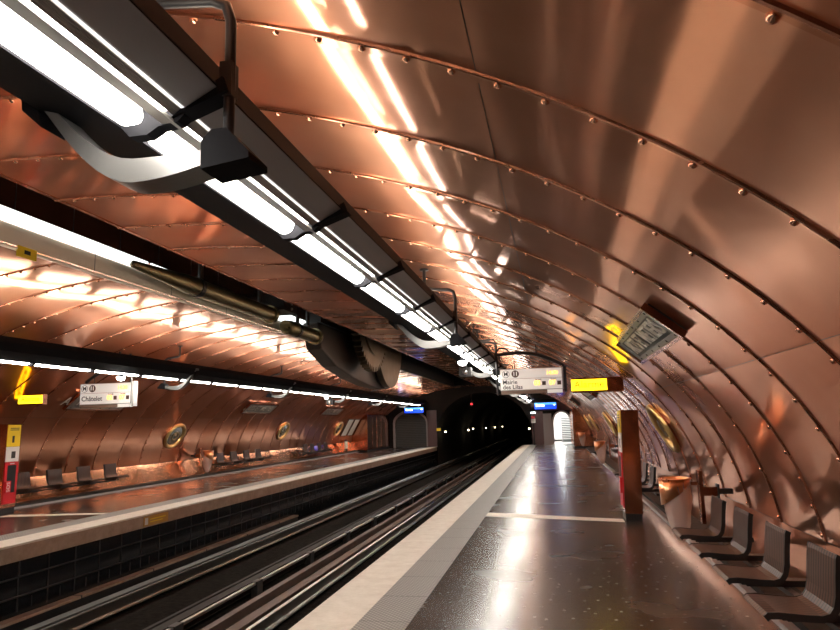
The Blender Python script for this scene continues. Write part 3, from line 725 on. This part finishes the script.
# ---------------------------------------------------------------- call posts
def call_post(x0, x1, z0, z1, h, face, label, dark=False):
    t = thing('call_post', label, 'post', V((x0+x1)/2, 0, (z0+z1)/2), 'copper call posts'); t.rotation_euler.y = .026
    MB().box(x0,x1,.11,h,z0,z1).build('column', 'box_copper', t, V(x0,.1,z0), bevel=.004)
    MB().box(x0+.01,x1-.01,0,.11,z0+.01,z1-.01).build('plinth', 'black', t, V(x0,0,z0))
    xf, d = (x0, -1) if face < 0 else (x1, 1)
    def pn(y0, y1, a, b, m, nm, e=.012):
        xa, xb = sorted((xf+d*.001, xf+d*e)); return MB().box(xa,xb,y0,y1,a,b).build(nm, m, t, V(xf,y0,z0))
    w0, w1 = z0+.03, z1-.03
    pn(1.36, h-.01, w0, w1, 'yellow', 'yellow_notice'); pn(1.05, 1.355, w0, w1, 'white', 'white_notice'); pn(.20, 1.045, w0, w1, 'red', 'call_panel', .02)
    for i in range(2): pn(h-.09-.035*i, h-.075-.035*i, w0+.06, w1-.05, 'ink', 'text_line', .014)
    pn(1.44, 1.58, w0+.13, w0+.19, 'ink', 'pictogram', .014)
    pn(1.12, 1.26, w0+.14, w0+.25, 'ink', 'picture', .014)
    zm = (z0+z1)/2
    pn(.42, .98, w0+(.06 if face > 0 else .1), w1-.06, 'black', 'recess', .023); pn(.42, .66, w0+.02, zm-.02, 'red', 'call_box', .05)
    pn(1.0, 1.02, zm-.06, zm+.06, 'white', 'small_label', .023)
    tx = text_mesh('SOS', .12, 'white', 'lettering', t, V(xf+d*.052,.54,(w0+zm)/2), (0,0,1), (0,d,0) if d < 0 else (0,-1,0), 'CENTER', .002)
    kid = {}
    for q in t.children: kid.setdefault(q.name.split('.')[0], []).append(q)
    under(kid['call_panel'][0], *kid['recess'], *kid['call_box'], *kid['small_label'], tx); under(kid['yellow_notice'][0], *kid['text_line'], *kid['pictogram']); under(kid['white_notice'][0], *kid['picture'])
call_post(1.00, 1.27, 11.45, 12.0, 1.72, -1, 'tall copper call post standing on the right platform, yellow edge panel')
call_post(-11.45, -11.20, 12.43, 12.84, 1.82, 1, 'left platform call post with yellow, white and red panels')

# ---------------------------------------------------------------- seats
def make_seat(side):
    # object-local: x across (towards the wall is +side), y along, z up; origin on the wall side under the pan
    t = bpy.data.objects.new('metro_seat', None); sc.collection.objects.link(t); t.empty_display_size = .1
    s = side
    prof = [(-.385,.405),(-.36,.425),(-.30,.428),(-.15,.415),(-.06,.412),(-.02,.425),(.005,.46),(.02,.52),(.03,.62),(.045,.735),(.055,.76)]
    th = .022; outl = []
    pts = prof; off = []
    for i, p in enumerate(pts):
        a = pts[max(0,i-1)]; b = pts[min(len(pts)-1,i+1)]; dx, dy = b[0]-a[0], b[1]-a[1]; l = math.hypot(dx, dy)
        off.append((p[0]+dy/l*th, p[1]-dx/l*th))
    poly = [(s*x, y) for x, y in pts] + [(s*x, y) for x, y in off[::-1]]
    MB().prism(poly, -.225, .225, 'Z', 0, False).build('shell', 'slat', t)
    # dark side frames
    th = .036; off = []
    for i, p in enumerate(pts):
        a = pts[max(0,i-1)]; b = pts[min(len(pts)-1,i+1)]; dx, dy = b[0]-a[0], b[1]-a[1]; l = math.hypot(dx, dy)
        off.append((p[0]+dy/l*th, p[1]-dx/l*th))
    pts2 = [(x, y+.004) for x, y in pts]
    poly = [(s*x, y) for x, y in pts2] + [(s*x, y) for x, y in off[::-1]]
    for a in (-.240, .225): MB().prism(poly, a, a+.015, 'Z').build('side_frame', 'black', t)
    MB().box(*sorted((s*-.20, s*.35)), .33, .375, -.05, .05).box(*sorted((s*-.26, s*-.02)), .365, .40, -.16, .16).build('bracket', 'black', t)
    return t
seatR, seatL = make_seat(1), make_seat(-1)
used = {1: False, -1: False}
def put_seat(side, X, Z, label, group):
    src = seatR if side > 0 else seatL
    o = src if not used[side] else copy_tree(src); used[side] = True
    o.location = V(X, 0, Z); tag(o, label, 'seat', group); return o
def seat_row(side, X, zs, where, group, ords):
    mb_ = MB()
    for z, w_ in zip(zs, ords): put_seat(side, X, z, w_ + ' ' + where, group)
    xa = X + side*.05; xb = X+side*.10
    o = tag(MB().box(*sorted((xa, xb)), .29, .325, zs[0]-.3, zs[-1]+.3).build('seat_beam', 'black'), 'dark steel beam carrying ' + where.replace('dark slatted seat', 'the dark slatted seats', 1), 'beam', 'seat beams')
O4 = ['first (nearest)', 'second', 'third', 'fourth (farthest)']
seat_row(1, 1.54, [4.84, 5.76, 6.72, 7.66], 'dark slatted seat of the near right row before the copper bin', 'seats along the right wall, near row', O4)
seat_row(1, 1.56, [12.6, 13.6, 14.6, 15.6], 'dark slatted seat of the right row just behind the copper post', 'seats along the right wall, second row', O4)
seat_row(1, 1.56, [25.8, 26.8, 27.8, 28.8], 'dark slatted seat of the right row between the two distant bins', 'seats along the right wall, far row', O4)
seat_row(-1, -11.72, [13.62, 14.66, 15.70, 16.76], 'dark slatted seat of the left row beside the red call post', 'seats along the left wall, near row', O4)
seat_row(-1, -11.72, [22.95, 24.02, 25.08, 26.15], 'dark slatted seat of the left row just beyond the copper bin', 'seats along the left wall, middle row', O4)
seat_row(-1, -11.72, [31.5, 32.45, 33.5, 34.5], 'dark slatted seat of the farthest left row below the portholes', 'seats along the left wall, far row', O4)

# ---------------------------------------------------------------- bins
def make_bin(side, X, Z, label):
    t = thing('litter_bin', label, 'litter bin', V(X, 0, Z), 'copper litter bins')
    s = side; r = .178; n = 32
    yb = lambda a: .60 + .10*math.cos(a)      # slanted lower lip, higher on the wall side
    vs = []
    for k in range(n):
        a = 2*PI*k/n; cx, sz = math.cos(a), math.sin(a)
        low = .70 + .12*cx*1.0
        vs += [V(X+s*cx*r, .885, Z+sz*r), V(X+s*cx*(r-.01), low, Z+sz*(r-.01)), V(X+s*cx*(r-.02), low, Z+sz*(r-.02)), V(X+s*cx*(r-.012), .88, Z+sz*(r-.012))]
    mbx = MB().add(vs, [tuple(k*4+i if j == 0 else 0 for j in (0,)) for k in ()], 0)
    mbx.f = []; mbx.mi = []; mbx.sm = []
    for k in range(n):
        q = (k+1) % n
        for i in range(4):
            mbx.f.append((k*4+i, q*4+i, q*4+(i+1) % 4, k*4+(i+1) % 4)); mbx.mi.append(0); mbx.sm.append(True)
    mbx.build('bucket', 'bin_copper', t, V(X,.6,Z))
    MB().lathe(V(X,.88,Z), [(r+.006,-.006),(r+.012,0),(r+.006,.008),(r-.012,.006),(r-.012,-.006),(r+.006,-.006)], 32).build('rim', 'bin_copper', t, V(X,.93,Z))
    # crumpled bag
    vs = []; rows = [(.86,.155),(.78,.16),(.65,.155),(.5,.14),(.38,.12),(.28,.09),(.20,.06),(.17,.01)]
    rnd = random.Random(int(Z*10))
    for y, rr in rows:
        for k in range(n):
            a = 2*PI*k/n; q = rr*(1+.07*math.sin(k*2.9+y*9)+.06*rnd.uniform(-1,1))
            vs.append(V(X-s*.0+math.cos(a)*q + s*(.05*(.9-y)), y, Z+math.sin(a)*q))
    MB().add(vs, [(i*n+k, i*n+(k+1) % n, (i+1)*n+(k+1) % n, (i+1)*n+k) for i in range(len(rows)-1) for k in range(n)], 0, True).build('bag', 'bag', t, V(X,.5,Z))
    xb = X + s*.26
    MB().box(*sorted((xb, xb+s*.045)), .37, .97, Z-.07, Z+.07).build('back_plate', 'box_copper', t, V(xb,.5,Z), bevel=.004)
    MB().box(*sorted((X+s*.18, xb)), .80, .84, Z-.02, Z+.02).build('clamp', 'box_copper', t, V(X,.86,Z))
    xe = xb + s*.20
    MB().box(*sorted((xb+s*.045, xe)), .68, .78, Z-.045, Z+.045).build('wall_arm', 'box_copper', t, V(xb,.72,Z))
    MB().box(*sorted((xe, xe+s*.02)), .65, .81, Z-.06, Z+.06).box(*sorted((xe+s*.02, vx_at_y(.72, side)-s*.03)), .70, .76, Z-.03, Z+.03).build('end_cap', 'black', t, V(xb,.72,Z))
make_bin(1, 1.335, 8.62, 'copper litter bin with clear bag, on right wall beyond the nearest seats')
make_bin(1, 1.36, 22.6, 'smaller copper litter bin behind the tall copper post on the right')
make_bin(1, 1.36, 37.4, 'most distant copper litter bin on right, against the far copper cabinet')
make_bin(-1, -11.5, 21.6, 'copper litter bin with clear bag on the left wall before the middle seats')

# ---------------------------------------------------------------- portholes
def porthole(side, Z, label, R=.50):
    yc = 1.44; xc = vx_at_y(yc, side)
    s = SL[min(range(len(SP)), key=lambda i: abs(SP[i][1]-yc) + (100 if (SP[i][0]-CX)*side < 0 else 0))]
    (x, y), (nx, ny) = at_s(s); nrm = V(nx, ny, 0); c = V(x, y, Z)
    t = thing('porthole', label, 'porthole', c, 'brass portholes in the walls')
    b = R*.80; a3 = Vector((0,1,0)); u3 = nrm.cross(a3).normalized()
    def ring(prof, nm, m, smooth=True, n=48):
        vs = [c + nrm*h + (a3*math.cos(2*PI*k/n) + u3*math.sin(2*PI*k/n)*.82)*r for r, h in prof for k in range(n)]
        MB().add(vs, [(i*n+k, i*n+(k+1) % n, (i+1)*n+(k+1) % n, (i+1)*n+k) for i in range(len(prof)-1) for k in range(n)], 0, smooth).build(nm, m, t, c)
    ring([(R+.03,-.02),(R+.03,.06),(R-.01,.10),(R-.06,.095),(R-.12,.05),(R-.12,.0)], 'brass_ring', 'brass')
    ring([(R+.045,-.02),(R+.045,.035),(R+.0,.035)], 'flange', 'box_copper', False)
    ring([(R-.09,.03),(.2,.035),(.001,.036)], 'glass', 'glass')
    ring([(.17,.04),(.19,.06),(.15,.07),(.12,.05)], 'dial', 'brass_green')
    for k in range(8):
        aa = 2*PI*k/8; p = c + nrm*.095 + (a3*math.cos(aa) + u3*math.sin(aa)*.82)*(R-.035)
        MB().lathe(p, [(.018,-.01),(.016,.008),(.001,.014)], 8, axis=nrm).build('bolt', 'brass', t, c)
    kid = {q.name.split('.')[0]: q for q in t.children}
    under(kid['brass_ring'], *[q for q in list(t.children) if q.name.startswith('bolt')]); under(kid['glass'], kid['dial'])
porthole(1, 11.6, 'nearest brass porthole on the right wall, seen behind the copper bin')
porthole(1, 22.2, 'second brass porthole along the right wall, left of the copper post')
porthole(1, 31.4, 'third brass porthole along the right wall')
porthole(1, 36.6, 'farthest brass porthole on the right wall, beside the copper cabinet')
porthole(-1, 20.1, 'nearest brass porthole on the left wall, above the bright floor patch')
porthole(-1, 29.0, 'middle brass porthole on the left wall, between the two seat rows')
porthole(-1, 37.0, 'farthest brass porthole on the left wall, before the white posters')

# ---------------------------------------------------------------- openwork name plates
def name_plate(side, Z0, Z1, label, stand=.06, ya=2.20, yb=2.54):
    xa, xb = vx_at_y(ya, side), vx_at_y(yb, side)
    p0 = Vector((xa, ya)); p1 = Vector((xb, yb)); up2 = (p1-p0).normalized()
    n2 = Vector((-up2.y, up2.x)) if side > 0 else Vector((up2.y, -up2.x))       # inward
    if n2.dot(Vector((CX-xa, 1.0-ya))) < 0: n2 = -n2
    U3 = V(up2.x, up2.y, 0); N3 = V(n2.x, n2.y, 0); A3 = Vector((0,1,0))
    H = (p1-p0).length; L = Z1-Z0; c = V((xa+xb)/2, (ya+yb)/2, (Z0+Z1)/2)
    t = thing('station_name_plate', label, 'station name plate', c, 'openwork station name plates')
    def bx(a0, a1, u0, u1, h0, h1, nm, m, bevel=0):
        vs = [c + A3*a + U3*u + N3*h for a in (a0,a1) for u in (u0,u1) for h in (h0,h1)]
        return MB().add(vs, [(0,1,3,2),(4,6,7,5),(0,4,5,1),(2,3,7,6),(0,2,6,4),(1,5,7,3)]).build(nm, m, t, c, bevel)
    bx(-L/2+.04, L/2-.04, -H/2+.03, H/2-.03, -.01, stand-.02, 'back_box', 'plate_dark')
    f = .035
    mbf = MB()
    for a0,a1,u0,u1 in ((-L/2,L/2,H/2-f,H/2),(-L/2,L/2,-H/2,-H/2+f),(-L/2,-L/2+f,-H/2+f,H/2-f),(L/2-f,L/2,-H/2+f,H/2-f)):
        vs = [c + A3*a + U3*u + N3*h for a in (a0,a1) for u in (u0,u1) for h in (stand-.03,stand+.03)]
        mbf.add(vs, [(0,1,3,2),(4,6,7,5),(0,4,5,1),(2,3,7,6),(0,2,6,4),(1,5,7,3)])
    mbf.build('frame', 'box_copper', t, c)
    for u0, u1, nm in ((H*.30, H/2-f, 'upper_plate'), (-H/2+f, -H*.30, 'lower_plate')): bx(-L/2+f, L/2-f, u0, u1, stand-.015, stand+.005, nm, 'plate')
    for a0, a1 in ((-L/2+f, -L/2+.24), (L/2-.24, L/2-f)): bx(a0, a1, -H*.30, H*.30, stand-.015, stand+.005, 'end_plate', 'plate')
    bars = MB()
    for i in range(40):
        a = -L/2+.26+i*(L-.52)/40
        vs = [c + A3*(a+da) + U3*u + N3*h for da in (0,.016) for u in (-H*.30,H*.30) for h in (stand-.018,stand-.006)]
        bars.add(vs, [(0,1,3,2),(4,6,7,5),(0,4,5,1),(2,3,7,6),(0,2,6,4),(1,5,7,3)])
    bars.build('bars', 'plate', t, c)
    for i in range(6):
        for u in (H*.37, -H*.37):
            p = c + A3*(-L/2+.2+i*(L-.4)/5) + U3*u + N3*(stand+.004)
            MB().lathe(p, [(.014,0),(.010,.008),(.001,.010)], 8, axis=N3).build('bolt', 'black', t, c)
    text_mesh('ARTS ET MÉTIERS', H*.66, 'plate_letter', 'lettering', t, c + N3*(stand-.001), Vector((0,-1,0)) if side > 0 else Vector((0,1,0)), U3, 'CENTER', .005, 1.0, .004)
name_plate(1, 5.6, 8.2, 'nearest openwork station name plate, on the right vault above the seats', .055, 2.265, 2.52)
name_plate(1, 17.6, 20.2, 'distant openwork station name plate on the right vault beyond the yellow sign', .12)
name_plate(1, 30.2, 32.8, 'farthest openwork station name plate on the right vault near the doorway', .12)
name_plate(-1, 14.2, 16.4, 'openwork station name plate on left wall partly behind Châtelet sign')
name_plate(-1, 23.5, 26.1, 'openwork station name plate on left wall above the middle seat row')
name_plate(-1, 32.2, 35.0, 'farthest openwork station name plate on the left wall')

# ---------------------------------------------------------------- far end: cabinets, posters, exit signs, post
def cabinet(side, z0, z1, xf, h, label):
    t = thing('copper_cabinet', label, 'cabinet', V(xf, 0, (z0+z1)/2))
    def y_in(x): return min(vy_at_x(x)-.03, h)
    xw = vx_at_y(.4, side) - side*.02; n = 10
    poly = [(xf, .12)] + [(xf+(xw-xf)*i/n, y_in(xf+(xw-xf)*i/n)) for i in range(n)] + [(xw, .12)]
    MB().prism(simplify(poly), z0, z1, 'Z').build('body', 'box_copper', t, V(xf,.1,z0))
    MB().box(*sorted((xf+side*.02, xw)), .0, .12, z0+.02, z1).build('plinth', 'black', t, V(xf,0,z0))
    mbj = MB()
    for i in range(1, 5):
        z = z0+(z1-z0)*i/5; a, b = sorted((xf-side*.012, xf-side*.001)); mbj.box(a, b, .14, min(h-.1, y_in(xf)-.05), z-.02, z+.02)
    mbj.build('joint_strip', 'rib', t, V(xf,.1,z0))
cabinet(1, 39.0, 46.1, .97, 2.15, 'tall copper cabinet at far end of right platform beside the corridor')
cabinet(-1, 40.3, 45.9, -11.1, 2.2, 'tall copper cabinet at far end of left platform beside the shutter')
for i, z in enumerate((37.9, 39.15)):
    yb_, yt_ = 1.0, 1.95
    xa, xb = vx_at_y(yb_, -1)+.02, vx_at_y(yt_, -1)+.02
    t = thing('poster', ('left' if i == 0 else 'right') + ' one of two white posters on the far left wall', 'poster', V(xa, yb_, z), 'white posters at the far left')
    c = [V(xa,yb_,z), V(xa,yb_,z+.95), V(xb,yt_,z+.95), V(xb,yt_,z)]; nn = V(.93, -.36, 0)*.03
    MB().add(c + [p+nn for p in c], [(0,1,2,3),(4,7,6,5),(0,4,5,1),(1,5,6,2),(2,6,7,3),(3,7,4,0)]).build('frame', 'iron', t, V(xa,yb_,z))
    cc = sum(c, Vector((0,0,0)))/4; d = [cc+(p-cc)*.93+nn*1.05 for p in c]
    MB().add(d + [p+nn*.2 for p in d], [(0,1,2,3),(4,7,6,5),(0,4,5,1),(1,5,6,2),(2,6,7,3),(3,7,4,0)]).build('sheet', 'poster', t, V(xa,yb_,z))
t = thing('machine_box', 'low copper box with a pale door below the white posters at far left', 'box', V(-11.7, 0, 38.0))
MB().box(-11.98,-11.70,.085,.80,37.6,38.2).build('body', 'box_copper', t, V(-11.7,0,38), bevel=.02)
MB().box(-11.70,-11.69,.3,.7,37.65,38.15).build('door', 'cream', t, V(-11.7,0,38))
def exit_sign(x0, x1, y0, y1, z, label, hang):
    t = thing('exit_sign', label, 'sign', V(x0, y0, z), 'blue lit exit signs')
    MB().box(x0,x1,y0,y1,z-.06,z+.06).build('case', 'rig', t, V(x0,y0,z))
    MB().box(x0+.02,x1-.02,y0+.02,y1-(y1-y0)*.35,z-.07,z-.061).build('blue_face', 'blue', t, V(x0,y0,z))
    MB().box(x0+.02,x1-.02,y1-(y1-y0)*.35,y1-.02,z-.07,z-.061).build('upper_band', 'cyan', t, V(x0,y0,z))
    text_mesh('Sortie', (y1-y0)*.5, 'glow_white', 'lettering', t, V(x0+.1,(y0+y1)/2+.03,z-.075), (1,0,0), (0,0,1), 'LEFT', .003, 1, .006)
    ax = x1-.14; ay = (y0+y1)/2+.05
    MB().prism([(ax-.07,ay-.02),(ax,ay-.02),(ax,ay-.06),(ax+.07,ay),(ax,ay+.06),(ax,ay+.02),(ax-.07,ay+.02)], z-.078, z-.072, 'Z').build('arrow', 'glow_white', t, V(ax,ay,z))
    kid = {q.name.split('.')[0]: q for q in t.children}; under(kid['blue_face'], kid['lettering'], kid['arrow'])
    for x in (x0+.1, x1-.1): MB().tube([V(x,y1,z), V(x,hang,z)], .015, 6).build('hanger', 'pipe', t, V(x,y1,z))
exit_sign(-1.22, .17, 2.26, 2.70, 44.5, 'blue lit Sortie sign hanging over the right platform end', 2.95)
exit_sign(-9.82, -8.5, 2.28, 2.66, 45.0, 'blue lit Sortie sign hanging over the left platform end by shutter', 2.95)
for a, b, y in ((-1.3,.3,2.95), (-9.9,-8.4,2.95)):
    tag(MB().box(a, b, y, y+.04, 44.4, 46.2).build('sign_bracket', 'rig'), 'dark bracket shelf carrying the blue exit sign, ' + ('right platform' if a > -5 else 'left platform'), 'bracket')
t = thing('signal_post', 'thin post with a white box and red cap at the right platform end', 'signal', V(-1.36, 0, 45.4))
MB().tube([V(-1.36,0,45.4), V(-1.36,1.9,45.4)], .04, 8).build('post', 'iron', t, V(-1.36,0,45.4))
MB().box(-1.5,-1.22,1.42,1.68,45.25,45.36).build('white_box', 'white', t, V(-1.36,1.5,45.3))
MB().box(-1.48,-1.24,1.70,1.86,45.25,45.36).build('red_cap', 'red', t, V(-1.36,1.7,45.3))
tag(MB().box(-1.5,-1.2,2.02,2.12,45.3,45.4).lathe(V(-1.36,2.07,45.28), [(.001,-.03),(.05,-.03),(.05,0)], 10, axis=(0,1,0)).build('bulkhead_lamp', 'glow_white'), 'small white lamp below the blue exit sign at right end', 'lamp')
# end of platform gates and tunnel fittings
tag(MB().box(-7.83,-7.55,1.05,1.25,45.9,45.96).build('warning_plate', 'yellow'), 'small yellow plate on the tunnel mouth beside the left pillar', 'plate')
t = thing('tunnel_signal', 'red signal light glowing in the dark tunnel mouth', 'signal', V(-5.5, 2.75, 46.8))
MB().box(-5.62,-5.38,2.65,2.95,46.75,46.85).build('case', 'black', t, V(-5.5,2.8,46.4))
MB().lathe(V(-5.5,2.80,46.745), [(.001,-.03),(.06,-.03),(.06,0)], 12, axis=(0,1,0)).build('lens', 'red_signal', t, V(-5.5,2.8,46.4))
MB().tube([V(-5.5,2.95,46.8), V(-5.5,3.55,46.8)], .03, 6).build('stem', 'iron', t, V(-5.5,3,46.45))
first = None
TL = [(-7.75, .95, 48.6, 'first'), (-7.75, .86, 61.8, 'second'), (-7.75, .95, 65.6, 'third'), (-7.75, .86, 78, 'fourth'), (-7.75, .80, 90, 'fifth'), (-7.75,.78,103,'sixth')]
for X, Y, Z, nm in TL + [(-1.72, 1.05, 62, 'R1'), (-1.72, 1.0, 50, 'R2')]:
    lab = (nm + ' small warm lamp along the left tunnel wall, counted from the mouth') if nm[0] != 'R' else ('small warm lamp on the right tunnel wall, ' + ('deeper one' if nm == 'R1' else 'nearer one'))
    t = thing('tunnel_lamp', lab, 'lamp', V(X, Y, Z), 'small lamps on the tunnel walls')
    s = 1 if X < -5 else -1
    MB().lathe(V(X+s*.10,Y,Z), [(.001,-.05),(.045,-.03),(.06,.03),(.001,.05)], 12).build('globe', 'tunnel_lamp', t, V(X,Y,Z))
    MB().box(*sorted((X-s*.22, X+s*.05)), Y+.02, Y+.10, Z-.04, Z+.04).build('bracket', 'iron', t, V(X,Y,Z))
# small orange plate on the left platform edge
t = thing('edge_plate', 'small orange plate on the edge face of the left platform', 'plate', V(-7.9, -.25, 12.8))
MB().box(-7.904,-7.89,-.225,-.045,12.35,13.2).build('plate', 'orange', t, V(-8.3,-.2,13.4))
MB().box(-7.89,-7.886,-.20,-.07,12.38,12.48).build('pictogram', 'white', t, V(-8.3,-.2,13.0))
MB().box(-7.89,-7.886,-.12,-.10,12.55,13.1).box(-7.89,-7.886,-.17,-.15,12.55,13.0).build('text_line', 'yellow', t, V(-8.3,-.2,13.4))
# clip tags on the recess boards
for x, y, z, m, lab in ((-6.42, 4.44, 6.05, 'sign_white', 'small pale tag on the recess wall above the white strip'), (-6.42, 3.86, 7.3, 'yellow', 'small yellow tag under the cream board of the recess')):
    t = thing('clip_tag', lab, 'tag', V(x, y, z))
    MB().box(x-.02,x,y-.07,y+.07,z-.16,z+.16).build('tag_plate', m, t, V(x,y,z))
    MB().box(x,x+.004,y-.02,y+.03,z-.05,z+.05).build('clip', 'black', t, V(x,y,z))
